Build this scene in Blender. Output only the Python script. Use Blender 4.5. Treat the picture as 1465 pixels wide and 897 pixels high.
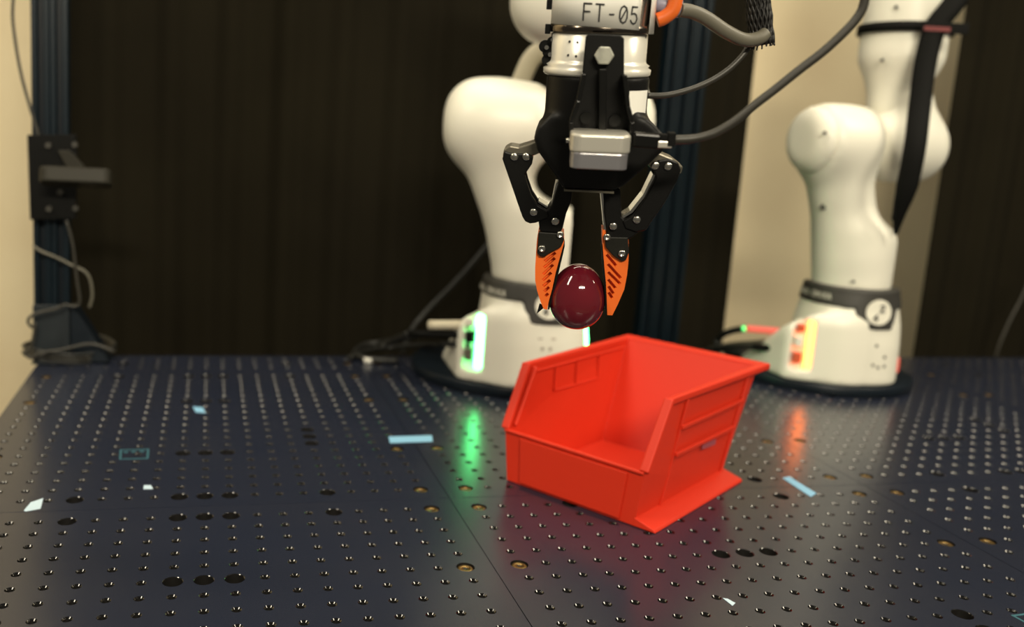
import bpy, bmesh, math, random
import numpy as np
from mathutils import Vector, Matrix

for o in list(bpy.data.objects):
    bpy.data.objects.remove(o)
S = bpy.context.scene
COL = S.collection
random.seed(7)

# ================================================================ CAMERA (solved from the 25 mm hole grid of the table)
CAM = np.array([0.1464699, -0.7093733, 0.3715219])
RC = np.array([[0.9762439, -0.2093629, 0.0558125],
               [0.0193861, -0.1721557, -0.984879],
               [0.2158055, 0.9625641, -0.1640072]])
FPX, PX0, PY0 = 1287.9, 578.64, 408.04
cd = bpy.data.cameras.new('camera')
cam = bpy.data.objects.new('camera', cd)
COL.objects.link(cam)
M = Matrix(((RC[0][0], -RC[1][0], -RC[2][0]), (RC[0][1], -RC[1][1], -RC[2][1]), (RC[0][2], -RC[1][2], -RC[2][2]))).to_4x4()
M.translation = Vector(CAM)
cam.matrix_world = M
cd.sensor_width = 36
cd.sensor_fit = 'HORIZONTAL'
cd.lens = FPX * 36 / 1465
cd.shift_x = (732.5 - PX0) / 1465
cd.shift_y = (PY0 - 448.5) / 1465
cd.clip_start = 0.02
cd.dof.use_dof = True
cd.dof.focus_distance = 0.71
cd.dof.aperture_fstop = 3.7
S.camera = cam

# ================================================================ WORLD, LIGHTS, EXPOSURE
wd = bpy.data.worlds.new('world')
S.world = wd
wd.use_nodes = True
bg = wd.node_tree.nodes['Background']
bg.inputs[0].default_value = (1.0, 0.93, 0.78, 1)
bg.inputs[1].default_value = 0.10
S.view_settings.view_transform = 'Standard'
S.view_settings.look = 'None'
S.view_settings.gamma = 1
S.view_settings.use_curve_mapping = False
S.view_settings.exposure = 0.0


def area(name, loc, target, sx, sy, power, col):
    l = bpy.data.lights.new(name, 'AREA')
    l.shape = 'RECTANGLE'
    l.size = sx
    l.size_y = sy
    l.energy = power
    l.color = col
    o = bpy.data.objects.new(name, l)
    COL.objects.link(o)
    o.location = loc
    o.rotation_euler = (Vector(target) - Vector(loc)).to_track_quat('-Z', 'Y').to_euler()
    return o


WARM = (1.0, 0.9, 0.7)
area('ceiling_light', (-1.5, -0.4, 2.0), (0.3, 0.3, 0), 0.25, 1.2, 30, WARM)
area('ceiling_light', (2.3, -0.6, 2.0), (0.8, 0.3, 0), 0.25, 1.2, 38, WARM)
area('ceiling_light', (0.2, -2.7, 1.75), (0.6, 0.6, 0.3), 1.2, 0.2, 90, WARM)
area('ceiling_light', (0.6, 0.1, 2.4), (0.6, 0.3, 0), 1.2, 0.3, 20, WARM)
area('ceiling_light', (0.4, 1.10, 2.2), (0.4, 1.42, 1.65), 4.4, 0.12, 38, WARM)


# ================================================================ HELPERS
def ray(x, y):
    return RC.T @ np.array([(x - PX0) / FPX, (y - PY0) / FPX, 1.0])


def on_plane(px, py, P, n):
    d = ray(px, py)
    t = ((np.array(P, float) - CAM) @ n) / (d @ n)
    return CAM + t * d


def atz(px, py, z=0.0):
    return on_plane(px, py, (0, 0, z), np.array([0, 0, 1.0]))


def aty(px, py, y):
    return on_plane(px, py, (0, y, 0), np.array([0, 1.0, 0]))


def atd(px, py, d):
    return CAM + ray(px, py) * d


def mat(name, col, rough=0.5, metal=0.0, ior=1.5, coat=0.0, emit=None, es=1.0, noise=None, bump=0.0, bscale=60, alpha=None):
    m = bpy.data.materials.new(name)
    m.use_nodes = True
    nt = m.node_tree
    b = nt.nodes['Principled BSDF']
    b.inputs['Base Color'].default_value = (*col, 1)
    b.inputs['Roughness'].default_value = rough
    b.inputs['Metallic'].default_value = metal
    b.inputs['IOR'].default_value = ior
    b.inputs['Coat Weight'].default_value = coat
    if emit:
        b.inputs['Emission Color'].default_value = (*emit, 1)
        b.inputs['Emission Strength'].default_value = es
    tc = nt.nodes.new('ShaderNodeTexCoord')
    if noise:
        sc, c2, lo, hi = noise
        n = nt.nodes.new('ShaderNodeTexNoise')
        n.inputs['Scale'].default_value = sc
        n.inputs['Detail'].default_value = 6
        nt.links.new(tc.outputs['Object'], n.inputs['Vector'])
        r = nt.nodes.new('ShaderNodeValToRGB')
        r.color_ramp.elements[0].position = lo
        r.color_ramp.elements[1].position = hi
        r.color_ramp.elements[0].color = (*col, 1)
        r.color_ramp.elements[1].color = (*c2, 1)
        nt.links.new(n.outputs['Fac'], r.inputs['Fac'])
        nt.links.new(r.outputs['Color'], b.inputs['Base Color'])
    if bump:
        n2 = nt.nodes.new('ShaderNodeTexNoise')
        n2.inputs['Scale'].default_value = bscale
        n2.inputs['Detail'].default_value = 4
        nt.links.new(tc.outputs['Object'], n2.inputs['Vector'])
        bp = nt.nodes.new('ShaderNodeBump')
        bp.inputs['Strength'].default_value = bump
        bp.inputs['Distance'].default_value = 0.002
        nt.links.new(n2.outputs['Fac'], bp.inputs['Height'])
        nt.links.new(bp.outputs['Normal'], b.inputs['Normal'])
    return m


MT = {
    'white': mat('robot_white', (0.80, 0.775, 0.665), 0.40, bump=0.02, bscale=400),
    'white2': mat('flange_white', (0.78, 0.75, 0.66), 0.25, metal=0.25),
    'band': mat('band_charcoal', (0.035, 0.033, 0.028), 0.55, bump=0.05, bscale=300),
    'black': mat('gripper_black', (0.0035, 0.0034, 0.003), 0.45, ior=1.3, bump=0.04, bscale=500),
    'blacks': mat('satin_black', (0.005, 0.005, 0.0045), 0.28, ior=1.35, bump=0.02, bscale=300),
    'plate': mat('fingertip_plate', (0.010, 0.010, 0.0075), 0.5, ior=1.3, bump=0.04, bscale=500),
    'rubber': mat('rubber', (0.004, 0.004, 0.0035), 0.65, ior=1.22, bump=0.05, bscale=300),
    'olive': mat('anodised_edge', (0.16, 0.145, 0.11), 0.38, metal=0.6, bump=0.02),
    'steel': mat('steel', (0.62, 0.60, 0.54), 0.22, metal=1.0, bump=0.02, bscale=200),
    'bolt': mat('zinc_bolt', (0.50, 0.50, 0.42), 0.42, metal=0.5, noise=(120, (0.34, 0.34, 0.29), 0.4, 0.7)),
    'silver': mat('camera_silver', (0.74, 0.71, 0.62), 0.34, metal=0.7, bump=0.02, bscale=900),
    'silver2': mat('camera_lower_silver', (0.42, 0.41, 0.43), 0.3, metal=0.8, bump=0.02, bscale=900),
    'bronze': mat('dark_polished_metal', (0.16, 0.135, 0.11), 0.16, metal=1.0, bump=0.02),
    'orange': mat('orange_plastic', (0.80, 0.145, 0.018), 0.42, bump=0.03, bscale=300),
    'egg': mat('egg_maroon', (0.085, 0.005, 0.012), 0.07, coat=0.5, noise=(14, (0.12, 0.008, 0.014), 0.35, 0.7)),
    'red': mat('bin_red', (0.59, 0.028, 0.0085), 0.50, ior=1.38, bump=0.04, bscale=250),
    'paper': mat('label_paper', (0.88, 0.86, 0.78), 0.5, bump=0.02),
    'ink': mat('ink', (0.012, 0.012, 0.012), 0.5, bump=0.01),
    'ink2': mat('light_ink', (0.55, 0.53, 0.46), 0.5, bump=0.01),
    'ink3': mat('faded_ink', (0.42, 0.37, 0.31), 0.5, bump=0.01),
    'cable': mat('cable_grey', (0.034, 0.031, 0.024), 0.45, bump=0.05, bscale=200),
    'cable2': mat('cable_light_grey', (0.13, 0.12, 0.09), 0.45, bump=0.05, bscale=200),
    'cableb': mat('cable_black', (0.014, 0.014, 0.012), 0.45, bump=0.05, bscale=200),
    'cream': mat('cream_wrap', (0.62, 0.56, 0.42), 0.6, bump=0.2, bscale=120),
    'navy': mat('post_navy', (0.0025, 0.008, 0.013), 0.33, ior=1.4, bump=0.02),
    'navyd': mat('mount_disc_navy', (0.005, 0.009, 0.014), 0.4, ior=1.35, bump=0.02),
    'curtain': mat('curtain_black', (0.0125, 0.0105, 0.006), 0.95, ior=1.15, noise=(3, (0.009, 0.0075, 0.0045), 0.35, 0.7), bump=0.3, bscale=400),
    'wall': mat('wall_concrete', (0.80, 0.69, 0.46), 0.9, noise=(2.5, (0.68, 0.56, 0.36), 0.35, 0.75), bump=0.25, bscale=18),
    'floor': mat('floor_concrete', (0.10, 0.09, 0.075), 0.7, noise=(4, (0.06, 0.055, 0.045), 0.4, 0.7)),
    'frame': mat('table_frame', (0.02, 0.022, 0.028), 0.4, bump=0.02),
    'top': mat('table_anodised', (0.014, 0.018, 0.033), 0.25, ior=1.66, noise=(9, (0.018, 0.021, 0.034), 0.35, 0.75)),
    'chamfer': mat('hole_chamfer', (0.095, 0.093, 0.09), 0.14, metal=1.0, bump=0.02, bscale=500),
    'hole': mat('hole_dark', (0.010, 0.009, 0.008), 0.5, metal=0.3, bump=0.02),
    'brass': mat('brass_screw', (0.26, 0.17, 0.06), 0.35, metal=0.9, bump=0.03, bscale=500),
    'tape': mat('tape_blue', (0.22, 0.46, 0.66), 0.6, bump=0.1, bscale=300),
    'tapep': mat('tape_pale', (0.48, 0.62, 0.72), 0.6, bump=0.1, bscale=300),
    'teal': mat('marking_teal', (0.03, 0.11, 0.14), 0.5, bump=0.02),
    'green': mat('led_green', (0.1, 0.5, 0.2), 0.5, emit=(0.11, 1.0, 0.26), es=13),
    'yellow': mat('led_amber', (0.5, 0.3, 0.1), 0.5, emit=(1.0, 0.20, 0.045), es=7),
    'redled': mat('led_red', (0.5, 0.1, 0.1), 0.5, emit=(1.0, 0.12, 0.05), es=0.55),
    'redplastic': mat('connector_red', (0.62, 0.10, 0.035), 0.4, bump=0.02),
    'greenled': mat('led_green_dot', (0.1, 0.5, 0.1), 0.5, emit=(0.15, 1.0, 0.25), es=1.5),
    'redmark': mat('red_print', (0.16, 0.02, 0.02), 0.5, bump=0.02),
    'grey': mat('bracket_grey', (0.012, 0.017, 0.021), 0.4, bump=0.02),
    'mountdark': mat('mount_dark', (0.022, 0.020, 0.014), 0.5, ior=1.3, bump=0.02),
    'braid': mat('braided_sleeve', (0.012, 0.011, 0.010), 0.45, bump=0.02),
    'purple': mat('purple_sticker', (0.34, 0.07, 0.09), 0.4, bump=0.02),
    'tealclip': mat('connector_lilac', (0.26, 0.25, 0.33), 0.4, bump=0.02),
    'ribrubber': mat('sleeve_dark', (0.008, 0.008, 0.007), 0.5, bump=0.1, bscale=200),
}


class MB:
    """collects polygons for ONE mesh object"""
    def __init__(s):
        s.v, s.f, s.mi, s.mats, s.sm = [], [], [], [], []

    def m(s, name):
        if name not in s.mats:
            s.mats.append(name)
        return s.mats.index(name)

    def add(s, vs, fs, mn, smooth=False):
        b = len(s.v)
        s.v += [tuple(float(c) for c in p) for p in vs]
        k = s.m(mn)
        for f in fs:
            s.f.append(tuple(b + i for i in f))
            s.mi.append(k)
            s.sm.append(smooth)
        return s

    def box(s, c, d, mn, ax=None):
        """centre, full size, optional 3 axes"""
        ax = ax or ((1, 0, 0), (0, 1, 0), (0, 0, 1))
        c = np.array(c, float)
        X, Y, Z = [np.array(a, float) * e / 2 for a, e in zip(ax, d)]
        vs = [c + i * X + j * Y + k * Z for i in (-1, 1) for j in (-1, 1) for k in (-1, 1)]
        return s.add(vs, [(0, 1, 3, 2), (4, 6, 7, 5), (0, 4, 5, 1), (2, 3, 7, 6), (0, 2, 6, 4), (1, 5, 7, 3)], mn)

    def prism(s, poly, y0, y1, mn, T=None):
        """poly: (x,z) list, extruded along y; T maps a 3-vector"""
        n = len(poly)
        a = sum(poly[i][0] * poly[(i + 1) % n][1] - poly[(i + 1) % n][0] * poly[i][1] for i in range(n))
        if a < 0:
            poly = poly[::-1]
        vs = [(x, y0, z) for x, z in poly] + [(x, y1, z) for x, z in poly]
        if T:
            vs = [T(p) for p in vs]
        fs = [tuple(range(n)), tuple(range(2 * n - 1, n - 1, -1))]
        fs += [((i + 1) % n, i, n + i, n + (i + 1) % n) for i in range(n)]
        return s.add(vs, fs, mn)

    def cyl(s, p0, p1, r, mn, seg=20, r1=None, caps=True):
        p0, p1 = np.array(p0, float), np.array(p1, float)
        a = (p1 - p0) / np.linalg.norm(p1 - p0)
        h = np.array([1, 0, 0]) if abs(a[0]) < .8 else np.array([0, 1, 0])
        u = np.cross(a, h); u /= np.linalg.norm(u); w = np.cross(a, u)
        r1 = r if r1 is None else r1
        vs = []
        for P, R in ((p0, r), (p1, r1)):
            vs += [P + R * (math.cos(t) * u + math.sin(t) * w) for t in [2 * math.pi * i / seg for i in range(seg)]]
        s.add(vs, [(i, (i + 1) % seg, seg + (i + 1) % seg, seg + i) for i in range(seg)], mn, True)
        if caps:
            s.add(vs, [tuple(range(seg - 1, -1, -1)), tuple(range(seg, 2 * seg))], mn)
        return s

    def tube(s, pts, r, mn, seg=10, sub=6, flat=None):
        """smooth tube along a Catmull-Rom path; flat=(dirvec, ratio) squashes it"""
        P = [np.array(p, float) for p in pts]
        P = [2 * P[0] - P[1]] + P + [2 * P[-1] - P[-2]]
        C = []
        for i in range(1, len(P) - 2):
            for k in range(sub):
                t = k / sub
                a, b, c, d = P[i - 1:i + 3]
                C.append(.5 * (2 * b + (c - a) * t + (2 * a - 5 * b + 4 * c - d) * t * t + (3 * b - a - 3 * c + d) * t ** 3))
        C.append(P[-2])
        vs = []
        u = None
        for i, c in enumerate(C):
            a = C[min(i + 1, len(C) - 1)] - C[max(i - 1, 0)]
            a = a / (np.linalg.norm(a) + 1e-12)
            if u is None:
                h = np.array([0, 0, 1.]) if abs(a[2]) < .8 else np.array([1., 0, 0])
                u = np.cross(a, h)
            u = u - a * (u @ a); u /= np.linalg.norm(u)
            w = np.cross(a, u)
            rr = r(i / (len(C) - 1)) if callable(r) else r
            for k in range(seg):
                t = 2 * math.pi * k / seg
                off = rr * (math.cos(t) * u + math.sin(t) * w)
                if flat:
                    fd = np.array(flat[0], float); fd /= np.linalg.norm(fd)
                    off = off - fd * (off @ fd) * (1 - flat[1])
                vs.append(c + off)
        n = len(C)
        s.add(vs, [(i * seg + k, i * seg + (k + 1) % seg, (i + 1) * seg + (k + 1) % seg, (i + 1) * seg + k) for i in range(n - 1) for k in range(seg)], mn, True)
        s.add(vs, [tuple(range(seg - 1, -1, -1)), tuple(range((n - 1) * seg, n * seg))], mn)
        return s

    def lathe(s, prof, mn, seg=48, c=(0, 0, 0), smooth=True):
        """prof (r,z) list about local z"""
        n = len(prof)
        vs = [(c[0] + r * math.cos(2 * math.pi * k / seg), c[1] + r * math.sin(2 * math.pi * k / seg), c[2] + z) for r, z in prof for k in range(seg)]
        s.add(vs, [(i * seg + k, i * seg + (k + 1) % seg, (i + 1) * seg + (k + 1) % seg, (i + 1) * seg + k) for i in range(n - 1) for k in range(seg)], mn, smooth)
        return s

    def mesh(s, name):
        me = bpy.data.meshes.new(name)
        me.from_pydata(s.v, [], s.f)
        for k in s.mats:
            me.materials.append(MT[k])
        me.polygons.foreach_set('material_index', s.mi)
        me.polygons.foreach_set('use_smooth', s.sm)
        me.update()
        return me

    def build(s, name, parent=None, bevel=0, seg=2, fix=True, label=None):
        me = s.mesh(name)
        if fix:
            bm = bmesh.new(); bm.from_mesh(me)
            bmesh.ops.remove_doubles(bm, verts=bm.verts, dist=1e-6)
            bmesh.ops.recalc_face_normals(bm, faces=bm.faces)
            bm.to_mesh(me); bm.free()
        return link(name, me, parent, bevel, seg, label)


def link(name, me, parent=None, bevel=0, seg=2, label=None):
    o = bpy.data.objects.new(name, me)
    COL.objects.link(o)
    if parent:
        o.parent = parent
    if bevel:
        b = o.modifiers.new('bevel', 'BEVEL')
        b.width = bevel; b.segments = seg; b.limit_method = 'ANGLE'; b.angle_limit = math.radians(35)
        b.harden_normals = False
    if label:
        o['label'] = label
    return o


def tag(o, label, cat, group=None):
    o['label'] = label; o['category'] = cat
    if group:
        o['group'] = group
    return o


def struct(o, label):
    o['kind'] = 'structure'; o['label'] = label
    return o


def empty(name, label, cat, mtx=None, group=None):
    o = bpy.data.objects.new(name, None)
    o.empty_display_size = 0.03
    COL.objects.link(o)
    if mtx is not None:
        o.matrix_world = mtx
    return tag(o, label, cat, group)


# ---- signed distance shapes meshed with surface nets (for the moulded robot shells)
def snet(f, lo, hi, h):
    lo, hi = np.array(lo, float), np.array(hi, float)
    n = np.ceil((hi - lo) / h).astype(int) + 1
    ax = [lo[i] + h * np.arange(n[i]) for i in range(3)]
    X, Y, Z = np.meshgrid(*ax, indexing='ij')
    F = f(X, Y, Z)
    F = np.where(F == 0, 1e-9, F)
    ins = F < 0
    cn = [n[0] - 1, n[1] - 1, n[2] - 1]
    cnt = np.zeros(cn); acc = np.zeros(cn + [3])
    sl = lambda a, o_: a[o_[0]:o_[0] + cn[0], o_[1]:o_[1] + cn[1], o_[2]:o_[2] + cn[2]]
    for axis in range(3):
        oth = [k for k in range(3) if k != axis]
        for i in (0, 1):
            for j in (0, 1):
                o0 = [0, 0, 0]; o0[oth[0]] = i; o0[oth[1]] = j
                o1 = list(o0); o1[axis] = 1
                a, b = sl(F, o0), sl(F, o1)
                c = (a < 0) != (b < 0)
                t = np.where(c, a / np.where(c, a - b, 1), 0)
                cnt += c
                for k in range(3):
                    acc[..., k] += np.where(c, (t if k == axis else o0[k]), 0)
    act = cnt > 0
    idx = -np.ones(cn, int); idx[act] = np.arange(act.sum())
    base = np.argwhere(act)
    V = lo + h * (base + acc[act] / cnt[act][:, None])
    Q = []
    for axis in range(3):
        o1, o2 = [(1, 2), (2, 0), (0, 1)][axis]
        s0 = [slice(None)] * 3; s1 = [slice(None)] * 3
        s0[axis] = slice(0, n[axis] - 1); s1[axis] = slice(1, n[axis])
        A, B = ins[tuple(s0)], ins[tuple(s1)]
        for flip, c in ((False, A & ~B), (True, ~A & B)):
            e = np.argwhere(c)
            e = e[(e[:, o1] > 0) & (e[:, o2] > 0) & (e[:, o1] < n[o1] - 1) & (e[:, o2] < n[o2] - 1)]
            q = []
            for d1, d2 in ((-1, -1), (0, -1), (0, 0), (-1, 0)):
                p = e.copy(); p[:, o1] += d1; p[:, o2] += d2
                q.append(idx[p[:, 0], p[:, 1], p[:, 2]])
            q = np.stack(q, 1)
            if flip:
                q = q[:, ::-1]
            Q.append(q)
    return V, np.concatenate(Q)


def sdf_obj(name, f, lo, hi, h, mn, parent, label=None, smooth=2):
    V, Q = snet(f, lo, hi, h)
    me = bpy.data.meshes.new(name)
    me.from_pydata(V.tolist(), [], Q.tolist())
    me.materials.append(MT[mn])
    me.polygons.foreach_set('use_smooth', [True] * len(me.polygons))
    o = link(name, me, parent, label=label)
    if smooth:
        m = o.modifiers.new('smooth', 'SMOOTH'); m.factor = 0.5; m.iterations = smooth
    return o


def smin(a, b, k):
    h = np.clip(.5 + .5 * (b - a) / k, 0, 1)
    return b * (1 - h) + a * h - k * h * (1 - h)


def smax(a, b, k):
    return -smin(-a, -b, k)


def capsule(X, Y, Z, a, b, ra, rb=None):
    rb = ra if rb is None else rb
    a, b = np.array(a, float), np.array(b, float)
    d = b - a
    t = np.clip(((X - a[0]) * d[0] + (Y - a[1]) * d[1] + (Z - a[2]) * d[2]) / (d @ d), 0, 1)
    return np.sqrt((X - a[0] - t * d[0]) ** 2 + (Y - a[1] - t * d[1]) ** 2 + (Z - a[2] - t * d[2]) ** 2) - (ra + (rb - ra) * t)


def rcyl(X, Y, Z, a, b, r, rnd):
    """cylinder a-b with rounded rims"""
    a, b = np.array(a, float), np.array(b, float)
    L = np.linalg.norm(b - a); d = (b - a) / L
    t = (X - a[0]) * d[0] + (Y - a[1]) * d[1] + (Z - a[2]) * d[2]
    q = np.sqrt(np.maximum((X - a[0] - t * d[0]) ** 2 + (Y - a[1] - t * d[1]) ** 2 + (Z - a[2] - t * d[2]) ** 2, 1e-12))
    dx = q - r + rnd; dz = np.abs(t - L / 2) - L / 2 + rnd
    return np.minimum(np.maximum(dx, dz), 0) + np.sqrt(np.maximum(dx, 0) ** 2 + np.maximum(dz, 0) ** 2) - rnd


def rbox(X, Y, Z, c, d, rnd, yaw=0.0):
    cs, sn = math.cos(yaw), math.sin(yaw)
    x = cs * (X - c[0]) + sn * (Y - c[1]); y = -sn * (X - c[0]) + cs * (Y - c[1]); z = Z - c[2]
    qx, qy, qz = np.abs(x) - d[0] / 2 + rnd, np.abs(y) - d[1] / 2 + rnd, np.abs(z) - d[2] / 2 + rnd
    return np.sqrt(np.maximum(qx, 0) ** 2 + np.maximum(qy, 0) ** 2 + np.maximum(qz, 0) ** 2) + np.minimum(np.maximum(qx, np.maximum(qy, qz)), 0) - rnd


# ---- stroke lettering
GL = {
    'F': [[(0, 0), (0, 1), (.6, 1)], [(0, .53), (.5, .53)]],
    'T': [[(0, 1), (.6, 1)], [(.3, 1), (.3, 0)]],
    '-': [[(.14, .45), (.46, .45)]],
    '0': [[(.3, 1), (.1, .9), (0, .68), (0, .32), (.1, .1), (.3, 0), (.5, .1), (.6, .32), (.6, .68), (.5, .9), (.3, 1)], [(.08, .16), (.52, .84)]],
    '5': [[(.55, 1), (.08, 1), (.04, .56), (.3, .62), (.5, .54), (.6, .32), (.5, .1), (.3, 0), (.1, .06), (0, .2)]],
    'R': [[(0, 0), (0, 1), (.4, 1), (.58, .88), (.58, .64), (.4, .5), (0, .5)], [(.35, .5), (.6, 0)]],
    'A': [[(0, 0), (.3, 1), (.6, 0)], [(.1, .35), (.5, .35)]],
    'N': [[(0, 0), (0, 1), (.6, 0), (.6, 1)]],
    'K': [[(0, 0), (0, 1)], [(.58, 1), (0, .45)], [(.2, .62), (.6, 0)]],
    'E': [[(.58, 0), (0, 0), (0, 1), (.58, 1)], [(0, .52), (.5, .52)]],
    'M': [[(0, 0), (0, 1), (.3, .4), (.6, 1), (.6, 0)]],
    'I': [[(.3, 0), (.3, 1)]],
    '2': [[(.02, .8), (.15, .97), (.4, 1), (.58, .85), (.55, .62), (0, 0), (.6, 0)]],
    '4': [[(.45, 0), (.45, 1), (0, .3), (.6, .3)]],
    ' ': [],
}


def lettering(mb, text, F, x0, z0, h, w, adv, mn, cond=1.0):
    """F(a,b,lift)->3D point ; ribbon strokes"""
    x = x0
    for ch in text:
        for st in GL[ch]:
            for (a, b), (c, d) in zip(st[:-1], st[1:]):
                p = np.array([x + a * h * cond, z0 + b * h]); q = np.array([x + c * h * cond, z0 + d * h])
                t = (q - p) / (np.linalg.norm(q - p) + 1e-9); nn = np.array([-t[1], t[0]]) * w / 2
                p = p - t * w * .35; q = q + t * w * .35
                K = 3
                vs = []
                for i in range(K + 1):
                    c_ = p + (q - p) * i / K
                    vs += [F(*(c_ + nn)), F(*(c_ - nn))]
                mb.add(vs, [(2 * i, 2 * i + 1, 2 * i + 3, 2 * i + 2) for i in range(K)], mn)
        x += adv * h


# ================================================================ SETTING
WALL_Y = 1.42
FLOOR_Z = -0.85
w = MB(); w.box((0.9, WALL_Y + 0.1, 0.7), (6.0, 0.2, 3.3), 'wall')
struct(w.build('wall_back'), 'pale beige concrete wall behind the black curtains')
w = MB(); w.box((0.9, -0.4, FLOOR_Z - 0.05), (6.0, 3.84, 0.1), 'floor')
struct(w.build('floor'), 'dark concrete floor under the table')


def curtain(x0, x1, y0, label, seed, amp=0.007, wl=0.11):
    rnd = random.Random(seed)
    ph = [rnd.uniform(0, 6.28) for _ in range(6)]
    nx = int((x1 - x0) / 0.006); zs = np.linspace(FLOOR_Z + 0.01, 1.75, 15)
    vs = []
    for k, z in enumerate(zs):
        for i in range(nx + 1):
            x = x0 + (x1 - x0) * i / nx
            s = x - x0
            y = amp * (math.sin(2 * math.pi * s / wl + ph[0] + .9 * math.sin(s * 9 + ph[1]) + .15 * z)
                       + .45 * math.sin(2 * math.pi * s / (wl * .47) + ph[2] + .3 * z) + .5 * math.sin(s * 11 + ph[3] + .5 * z))
            vs.append((x + (0.004 * math.sin(3 * z + ph[4]) if 0 < i < nx else 0), y0 + y, z))
    m = MB()
    n = nx + 1
    m.add(vs, [(k * n + i, k * n + i + 1, (k + 1) * n + i + 1, (k + 1) * n + i) for k in range(len(zs) - 1) for i in range(nx)], 'curtain', True)
    o = m.build('curtain')
    so = o.modifiers.new('solid', 'SOLIDIFY'); so.thickness = 0.003
    return tag(o, label, 'curtain', 'black curtains')


curtain(-0.092, 1.235, 0.99, 'wide black curtain hanging behind the left white robot arm', 3)
curtain(1.715, 2.9, 0.99, 'black curtain at the right edge, beside the bare beige wall', 9)


def post(x, y, w_, label, z0, slots):
    """slotted aluminium profile painted navy"""
    r = empty('frame_post', label, 'post', Matrix.Translation((x, y, z0)), 'navy frame posts')
    n = slots; u = w_ / n; a = u / 2
    m = MB()
    # front outline with T-slots, extruded in z
    for k in range(n):
        cx = -w_ / 2 + u * (k + .5)
        for sx in (-1, 1):
            m.box((cx + sx * u * .33, 0, (1.8 - z0) / 2), (u * .32, u, 1.8 - z0), 'navy')
        m.box((cx, u * .12, (1.8 - z0) / 2), (u * .36, u * .5, 1.8 - z0), 'navyd')
    m.build('profile', r, bevel=0.0012)
    return r


# ================================================================ TABLE
PT = 0.025
tb = empty('breadboard_table', 'large black anodised breadboard table full of threaded holes', 'table', Matrix.Translation((1.4, 0.2, FLOOR_Z)))
TBI = Matrix.Translation((-1.4, -0.2, -FLOOR_Z))


def plate_mesh(nj, ni, name):
    """plate nj x ni pitches; holes at 1..nj-1, 1..ni-1"""
    big = {(c, r) for r in (1, 19) for c in (5, 9, 10, 11, 15)} | {(c, r) for r in (6, 14) for c in (9, 10, 11)} | {(15, r) for r in (7, 8, 9)} 
    gold = {(c, r) for c in (1, 19) for r in (1, 6, 14, 19)}
    if ni < 20:
        big = {(c, 2) for c in (5, 15)}; gold = {(c, 2) for c in (1, 19)}
    m = MB(); g = 0.0004; W, H = nj * PT, ni * PT; T = 0.0127
    xs = [g, PT / 2] + [PT / 2 + k * PT for k in range(1, nj)] + [W - g]
    N = 16

    def cell(cx, cy, kind):
        r0 = {'n': .0042, 'b': .0086, 'g': .0082}[kind]
        b = []
        hp = PT / 2
        for k in range(N):
            t = 2 * math.pi * k / N
            c, s_ = math.cos(t), math.sin(t); q = max(abs(c), abs(s_))
            b.append((cx + hp * c / q, cy + hp * s_ / q, 0))
        ring = [(cx + r0 * math.cos(2 * math.pi * k / N), cy + r0 * math.sin(2 * math.pi * k / N), 0) for k in range(N)]
        m.add(b + ring, [(k, (k + 1) % N, N + (k + 1) % N, N + k) for k in range(N)], 'top')

        def rr(r, z):
            return [(cx + r * math.cos(2 * math.pi * k / N), cy + r * math.sin(2 * math.pi * k / N), z) for k in range(N)]
        side = [(k, (k + 1) % N, N + (k + 1) % N, N + k) for k in range(N)]
        if kind == 'n':
            m.add(rr(r0, 0) + rr(.0029, -.0012), side, 'chamfer', True)
            m.add(rr(.0029, -.0012) + rr(.0026, -.010), side, 'hole', True)
            m.add(rr(.0026, -.010), [tuple(range(N))], 'hole')
        elif kind == 'b':
            m.add(rr(r0, 0) + rr(r0 - .0005, -.0005), side, 'chamfer', True)
            m.add(rr(r0 - .0005, -.0005) + rr(r0 - .0005, -.0105), side, 'hole', True)
            m.add(rr(r0 - .0005, -.0105), [tuple(range(N))], 'hole')
        else:
            m.add(rr(r0, 0) + rr(r0, -.004), side, 'hole', True)
            m.add(rr(r0, -.004), [tuple(range(N))], 'hole')
    for i in range(1, ni):
        for j in range(1, nj):
            cell(j * PT, i * PT, 'b' if (j, i) in big else 'g' if (j, i) in gold else 'n')
    a, c, d, e = g, PT / 2, W - PT / 2, W - g
    y0, y1, y2, y3 = g, PT / 2, H - PT / 2, H - g
    z = 0
    m.add([(a, y0, z), (e, y0, z), (e, y1, z), (a, y1, z)], [(0, 1, 2, 3)], 'top')
    m.add([(a, y2, z), (e, y2, z), (e, y3, z), (a, y3, z)], [(0, 1, 2, 3)], 'top')
    m.add([(a, y1, z), (c, y1, z), (c, y2, z), (a, y2, z)], [(0, 1, 2, 3)], 'top')
    m.add([(d, y1, z), (e, y1, z), (e, y2, z), (d, y2, z)], [(0, 1, 2, 3)], 'top')
    m.add([(a, y0, 0), (e, y0, 0), (e, y3, 0), (a, y3, 0), (a, y0, -T), (e, y0, -T), (e, y3, -T), (a, y3, -T)],
          [(1, 0, 4, 5), (2, 1, 5, 6), (3, 2, 6, 7), (0, 3, 7, 4), (4, 7, 6, 5)], 'top')
    return m.mesh(name), sorted(gold)


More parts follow.
